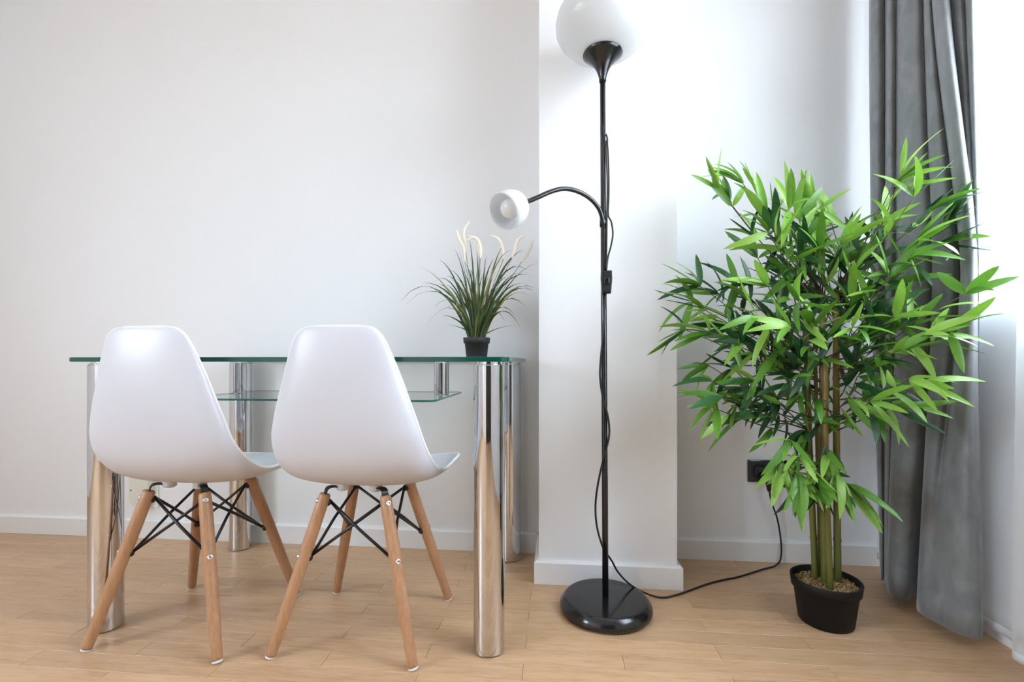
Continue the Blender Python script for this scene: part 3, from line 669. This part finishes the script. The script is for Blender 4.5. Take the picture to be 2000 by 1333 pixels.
# twigs: (tip px, py, depth; leaves; length scale; painted tone 0 shaded..2 lit; start height on the cane px y)
TW = [
 # upper left sprays
 (1452, 360, 1.36, 9, .9, 1.5, 560), (1425, 395, 1.40, 8, .9, 1.4, 600), (1478, 372, 1.33, 4, .8, 1.2, 560), (1495, 425, 1.30, 8, .95, 1.2, 600), (1540, 412, 1.26, 9, 1.05, 1.7, 580), (1560, 430, 1.34, 7, 1.0, 1.3, 590), (1590, 420, 1.36, 8, 1.0, 1.4, 580), (1625, 440, 1.40, 7, .95, 1.2, 580), (1655, 455, 1.34, 7, .95, 1.3, 590), (1520, 480, 1.42, 8, .85, .5, 620), (1560, 500, 1.28, 8, .9, 1.0, 640), (1600, 490, 1.24, 8, .95, 1.3, 620), (1615, 530, 1.34, 7, .85, .7, 640), (1480, 505, 1.36, 7, .85, .8, 640),
 (1405, 372, 1.35, 7, .9, 1.5, 590), (1500, 455, 1.24, 7, 1.0, 1.0, 620),
 # right upper
 (1742, 365, 1.20, 7, .95, 1.6, 560), (1785, 385, 1.16, 6, .9, 1.5, 560), (1815, 415, 1.19, 6, .95, .6, 590), (1845, 440, 1.22, 7, .9, .1, 600), (1835, 475, 1.23, 7, .9, .3, 620), (1790, 470, 1.17, 7, 1.0, 1.4, 620), (1760, 500, 1.22, 7, .9, .9, 620), (1700, 470, 1.30, 7, .9, 1.0, 610), (1690, 520, 1.38, 7, .85, .4, 640), (1735, 545, 1.20, 7, .95, 1.1, 650), (1665, 545, 1.26, 7, .9, 1.0, 640),
 # left middle
 (1368, 560, 1.34, 9, .95, 1.2, 680), (1352, 590, 1.38, 8, .95, 1.1, 690), (1375, 605, 1.31, 7, 1.0, 1.3, 700), (1405, 575, 1.42, 8, .85, .5, 680), (1440, 555, 1.35, 8, .85, .6, 670), (1465, 590, 1.29, 8, .9, 1.0, 680), (1500, 560, 1.26, 8, .95, 1.1, 670), (1530, 600, 1.38, 7, .85, .3, 690), (1560, 590, 1.24, 7, .9, 1.0, 690),
 (1340, 645, 1.35, 7, 1.0, 1.0, 740), (1385, 650, 1.28, 8, .95, 1.1, 730), (1425, 640, 1.40, 8, .9, .4, 720), (1450, 670, 1.30, 8, .95, .9, 740), (1490, 650, 1.36, 8, .85, .4, 720), (1515, 690, 1.28, 7, .9, .8, 740), (1545, 660, 1.42, 7, .8, .1, 720),
 # left lower
 (1392, 745, 1.32, 8, .95, 1.4, 820), (1410, 775, 1.29, 8, 1.0, 1.3, 850), (1385, 715, 1.36, 6, .9, .9, 800), (1430, 720, 1.38, 7, .9, .5, 800), (1475, 745, 1.31, 8, .85, .6, 820), (1505, 770, 1.36, 7, .85, .3, 840), (1440, 790, 1.34, 6, .8, .8, 850), (1540, 750, 1.27, 6, .85, .7, 800),
 # right middle
 (1700, 610, 1.26, 8, .9, .7, 690), (1745, 620, 1.19, 8, .95, .9, 700), (1780, 640, 1.22, 7, .9, .5, 710), (1715, 655, 1.33, 7, .85, .2, 720), (1805, 655, 1.12, 8, .95, 1.5, 720), (1855, 650, 1.10, 6, 1.0, 1.1, 720), (1885, 575, 1.10, 6, .95, 1.3, 690), (1680, 690, 1.25, 7, .9, .8, 740), (1745, 690, 1.16, 7, .9, 1.0, 740), (1665, 640, 1.20, 6, .9, 1.3, 700),
 # right lower
 (1775, 740, 1.11, 7, 1.05, 1.5, 820), (1795, 752, 1.14, 5, 1.05, 1.4, 830), (1725, 760, 1.20, 6, .95, .7, 830), (1700, 785, 1.17, 6, 1.0, 1.1, 850), (1745, 795, 1.15, 5, 1.0, 1.1, 850), (1675, 735, 1.27, 6, .9, .5, 800), (1655, 780, 1.22, 4, .95, 1.3, 830),
 # low sprays
 (1545, 860, 1.24, 8, .95, 1.4, 930), (1530, 905, 1.22, 8, .95, 1.5, 950), (1560, 890, 1.20, 5, .8, 1.6, 950), (1600, 935, 1.21, 7, .85, 1.4, 960), (1635, 925, 1.20, 6, .95, 1.3, 950), (1575, 840, 1.32, 6, .8, .4, 900), (1590, 780, 1.27, 6, .85, .5, 850), (1575, 700, 1.30, 7, .85, .6, 760), (1615, 660, 1.24, 6, .85, .9, 720),
 (1560, 925, 1.19, 6, .95, 1.5, 960), (1655, 945, 1.22, 6, 1.0, 1.3, 960), (1620, 880, 1.22, 5, .9, 1.2, 930), (1400, 800, 1.30, 6, .95, 1.4, 860), (1760, 345, 1.18, 5, .95, 1.5, 560),
 # heart of the plant, its shade mostly painted in by dark leaves
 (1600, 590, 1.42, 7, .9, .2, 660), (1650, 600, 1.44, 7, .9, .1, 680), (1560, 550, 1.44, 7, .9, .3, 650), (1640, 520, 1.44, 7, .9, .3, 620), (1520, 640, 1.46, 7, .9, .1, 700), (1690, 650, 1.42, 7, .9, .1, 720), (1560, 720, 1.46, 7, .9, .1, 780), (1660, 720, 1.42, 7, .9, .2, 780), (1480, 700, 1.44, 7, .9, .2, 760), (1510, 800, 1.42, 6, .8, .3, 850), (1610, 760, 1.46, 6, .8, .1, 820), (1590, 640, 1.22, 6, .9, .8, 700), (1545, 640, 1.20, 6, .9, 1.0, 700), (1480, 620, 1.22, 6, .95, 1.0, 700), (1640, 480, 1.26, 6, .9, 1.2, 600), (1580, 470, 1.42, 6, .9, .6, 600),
]
twig_no = 0
ctr = sum((ax[0][len(ax[0]) // 2] for ax in cane_axes), Vector()) / len(cane_axes)
for (px, py, Zd, nl, ls, br, spy) in TW:
    tip = wpt(px, py, Zd)
    P, r_ = min(cane_axes[:4], key=lambda q: abs(q[0][-1].x - tip.x) + (0.3 if q[0][-1].z < CAMH - (spy - HORIZ) * 1.34 / F - .02 else 0) + rnd.uniform(0, .06))
    zs = CAMH - (spy - HORIZ) * 1.34 / F
    st = min(P, key=lambda q: abs(q.z - zs)).copy()
    out = (tip - st); L_ = out.length
    midp = st.lerp(tip, .5) + Vector((0, 0, -.03 * L_ + rnd.uniform(-.015, .01))) + Vector((rnd.uniform(-.02, .02), rnd.uniform(-.02, .02), 0))
    tw_pts = crom([st, midp, tip], 7)
    obj('twig', MB().tube(tw_pts, [.0022 - .0012 * i / len(tw_pts) for i in range(len(tw_pts))], 6).mesh('twig', 'twig_brown'), bp_)
    hd = (tip - midp).normalized()
    # leaves fan out around the tip and along the outer part of the twig
    for k in range(nl):
        u = 1.0 if k < nl * .55 else rnd.uniform(.55, .95)
        base = tw_pts[min(len(tw_pts) - 1, int(u * (len(tw_pts) - 1)))].copy()
        off = base - ctr; off.z *= .35; off.normalize()
        spread = .50 if k < nl * .55 else .75
        dv = hd * .40 + off * .58 + Vector((rnd.gauss(0, spread), rnd.gauss(-.05, spread), rnd.gauss(-.18, spread)))
        if py > 830: dv += Vector((0, -.2, -.85))
        elif py > 690: dv += Vector((0, 0, -.38))
        elif py < 450: dv += Vector((0, 0, .42))
        if Zd > 1.36: dv.y = min(dv.y, .15)
        dv.normalize(); ln = rnd.uniform(.105, .15) * ls * min(1, Zd / 1.32)
        tip_l = base + dv * ln
        if tip_l.x > 1.045 and py > 330: dv.x *= .3; dv.y -= .5; dv.normalize()
        if tip_l.y > YB - .03: dv.y = -abs(dv.y)
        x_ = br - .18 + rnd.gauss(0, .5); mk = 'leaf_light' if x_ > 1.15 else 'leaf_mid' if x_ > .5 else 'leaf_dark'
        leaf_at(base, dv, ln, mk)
    for k in range(3 if L_ > .16 else 1):      # smaller leaves along the inner twig
        u = rnd.uniform(.25, .7); base = tw_pts[int(u * (len(tw_pts) - 1))].copy()
        dv = hd * .5 + Vector((rnd.gauss(0, .8), rnd.gauss(-.2, .6), rnd.gauss(-.1, .8)))
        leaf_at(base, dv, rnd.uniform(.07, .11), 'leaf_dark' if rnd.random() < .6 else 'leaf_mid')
leaves_n = len(leaves)
big = sorted(range(leaves_n), key=lambda i: (leaves[i][0].translation - Vector((0, 0, CAMH))).length)
part_ids = set(big[:300])
rest = MB(); mk_list = ['leaf_light', 'leaf_mid', 'leaf_dark']
for i, (M, mk, var) in enumerate(leaves):
    me = LEAF[mk][var]
    if i in part_ids:
        o = obj('leaf', me, bp_); o.matrix_parent_inverse = Matrix.Translation(-PC); o.matrix_basis = M
    else:
        rest.add([M @ q.co for q in me.vertices], [tuple(p.vertices) for p in me.polygons], mk_list.index(mk))
if rest.v: obj('rear_leaves', rest.mesh('rear_leaves', mk_list), bp_, kind='stuff')

# ================================================================== GRASS PLANT ON THE TABLE
GZ = 1.655; gp = wpt(931, 700, GZ); G = Vector((gp.x, gp.y, .7523))
gr = thing('ornamental_grass', G, 'artificial grass with cream plumes in a small charcoal pot on the glass table', 'potted plant')
Tg = Matrix.Translation(G)
obj('pot', MB().lathe([(0, .0003), (.0355, .0003), (.0365, .002), (.0420, .052), (.0460, .0525), (.0475, .0715), (.0465, .0725), (.0440, .072), (.0425, .060), (0, .058)], 48, Tg, capends=False).mesh('pot', 'pot_charcoal'), gr)
def blade(px, py, dz, base_dx=None, wid=.0030, mk='grass_green', bow=None, n=9):
    """one grass blade from the pot to the tip seen at px,py; bow lifts the middle"""
    tip = wpt(px, py, GZ + dz); a = rnd.uniform(0, 6.283); rr_ = .030 * math.sqrt(rnd.random())
    bx = (px - 931) * .00012 if base_dx is None else base_dx
    st = G + Vector((max(-.036, min(.036, bx + rr_ * math.cos(a) * .5)), rr_ * math.sin(a), .064))
    hgt = (tip.z - st.z); hor = (tip - st); hor.z = 0
    if bow is None: bow = .30
    c1 = st + hor * .22 + Vector((0, 0, max(hgt, .06) * .55 + hor.length * bow * .6)); c2 = st + hor * .62 + Vector((0, 0, hgt * .88 + hor.length * bow))
    pts = []
    for i in range(n):
        u = i / (n - 1); pts.append(st * (1 - u) ** 3 + c1 * 3 * u * (1 - u) ** 2 + c2 * 3 * u * u * (1 - u) + tip * u ** 3)
    v = []; f = []
    side0 = Vector((rnd.uniform(-.6, .6) + .7, rnd.uniform(-.6, .6), 0))
    for i, p in enumerate(pts):
        tg = (pts[min(i + 1, n - 1)] - pts[max(i - 1, 0)]).normalized(); sd = (side0 - tg * side0.dot(tg)).normalized(); nn = tg.cross(sd)
        u = i / (n - 1); w_ = wid * (.75 + .5 * math.sin(math.pi * min(1, u * 1.3))) * (1 - u ** 3) + .0002
        v += [p - sd * w_ + nn * w_ * .35, p, p + sd * w_ + nn * w_ * .35]
    for i in range(n - 1):
        for s_ in (0, 1): q = i * 3 + s_; f.append((q, q + 3, q + 4, q + 1))
    obj('grass_blade', mesh('grass_blade', v, f, mk), gr)
BL = [(783, 588, 0, .55), (795, 593, -.03, .5), (832, 640, -.05, .75), (815, 522, .02, .12), (820, 553, -.02, .2), (848, 550, .04, .5), (859, 508, 0, .1), (855, 555, -.06, .2), (871, 556, .05, .1), (873, 602, -.07, .45), (888, 487, .02, 0), (896, 490, -.02, 0), (917, 467, 0, 0), (931, 489, .03, .12), (905, 530, -.04, .05), (919, 527, .05, .05),
      (985, 477, 0, .1), (998, 488, -.03, .25), (1022, 488, .03, .1), (1000, 502, -.05, .05), (1050, 513, .0, .05), (1028, 527, .04, .45), (1010, 533, -.04, .1), (1043, 541, .02, .35), (1030, 555, .0, .25), (1043, 562, -.03, .3), (1042, 568, .04, .3), (1032, 576, -.02, .35), (1016, 640, -.05, .75), (1025, 598, .02, .5), (986, 628, -.07, .7), (978, 612, -.02, .35), (1010, 555, .05, .12), (980, 560, -.08, .15), (965, 505, -.02, .1), (950, 500, .04, .02), (940, 520, -.05, 0), (955, 540, .06, .05), (925, 545, -.07, 0), (910, 515, .05, .02), (898, 560, -.05, .1), (885, 580, .05, .25), (878, 528, -.01, .3), (893, 545, .06, .12), (1000, 575, .06, .25), (990, 540, -.06, .1), (970, 530, .05, .1), (945, 560, -.08, .02), (935, 580, -.09, 0), (915, 575, -.09, 0), (958, 585, -.09, .1), (975, 590, .05, .2), (900, 600, -.08, .15), (890, 620, -.08, .3), (965, 600, -.08, .2), (1005, 615, .0, .6), (848, 600, .03, .5), (870, 540, .06, .3)]
for i, (px, py, dz, bw) in enumerate(BL):
    yel = i in (3, 9, 17, 27, 31, 36, 44)
    blade(px, py, dz * 1.1, wid=.0032 if py > 470 else .003, mk='grass_yellow' if yel else 'grass_green', bow=bw)
for i in range(38):     # upright inner blades
    blade(rnd.gauss(932, 26), rnd.uniform(525, 640), rnd.uniform(-.05, .05), wid=.0027, mk='grass_yellow' if rnd.random() < .14 else 'grass_green', bow=rnd.uniform(0, .15))
# plumes on thin stalks
PLM = [[(908, 512, 0), (906, 485, 0), (897, 468, 0), (892, 450, 0)], [(910, 494, .02), (908, 478, .02), (905, 460, .02), (908, 446, .02), (917, 434, .02)], [(938, 505, -.02), (939, 490, -.02), (935, 472, -.02), (925, 464, -.02), (911, 472, -.02)], [(936, 500, .02), (935, 482, .02), (928, 466, .02), (912, 461, .02)],
       [(983, 507, 0), (983, 492, 0), (978, 474, 0), (970, 465, 0), (959, 461, 0)], [(1000, 504, -.02), (1005, 490, -.02), (1010, 473, -.02), (1016, 465, -.02), (1024, 462, -.02)], [(1019, 512, .01), (1028, 500, .01), (1035, 486, .01), (1039, 475, .01), (1042, 471, .01)]]
for pl in PLM:
    pts = crom([wpt(a, b2, GZ + c) for a, b2, c in pl], 6); n = len(pts)
    st = G + Vector(((pl[0][0] - 931) * .00015, rnd.uniform(-.02, .02), .06))
    mid = st.lerp(pts[0], .55) + Vector((-(pl[0][0] - 931) * .00012, 0, .01))
    hd = obj('seed_plume', None or MB().tube(pts, [.0042 * (.45 + .9 * math.sin(math.pi * min(.97, .12 + i / n * .85))) for i in range(n)], 8).mesh('seed_plume', 'plume_cream'), gr)
    hb = MB()
    for k in range(420):
        q = rnd.uniform(.02, .99) * (n - 1); i0 = int(q); p = pts[i0].lerp(pts[min(i0 + 1, n - 1)], q - i0); tg = (pts[min(i0 + 1, n - 1)] - pts[max(i0 - 1, 0)]).normalized()
        rd = Vector((rnd.gauss(0, 1), rnd.gauss(0, 1), rnd.gauss(0, 1))); rd = (rd - tg * rd.dot(tg)).normalized()
        e = p + (rd * .8 + tg * .75) * rnd.uniform(.004, .0075); s2 = tg.cross(rd) * .00035
        hb.add([p - s2, p + s2, e], [(0, 1, 2)])
    hh = obj('plume_hairs', hb.mesh('plume_hairs', 'plume_cream'), hd, kind='stuff')
    obj('stalk', MB().tube(crom([st, mid, pts[0]], 6), .0009, 6).mesh('stalk', 'grass_green'), gr)

for o in bpy.data.objects:
    if '_world' in o: del o['_world']
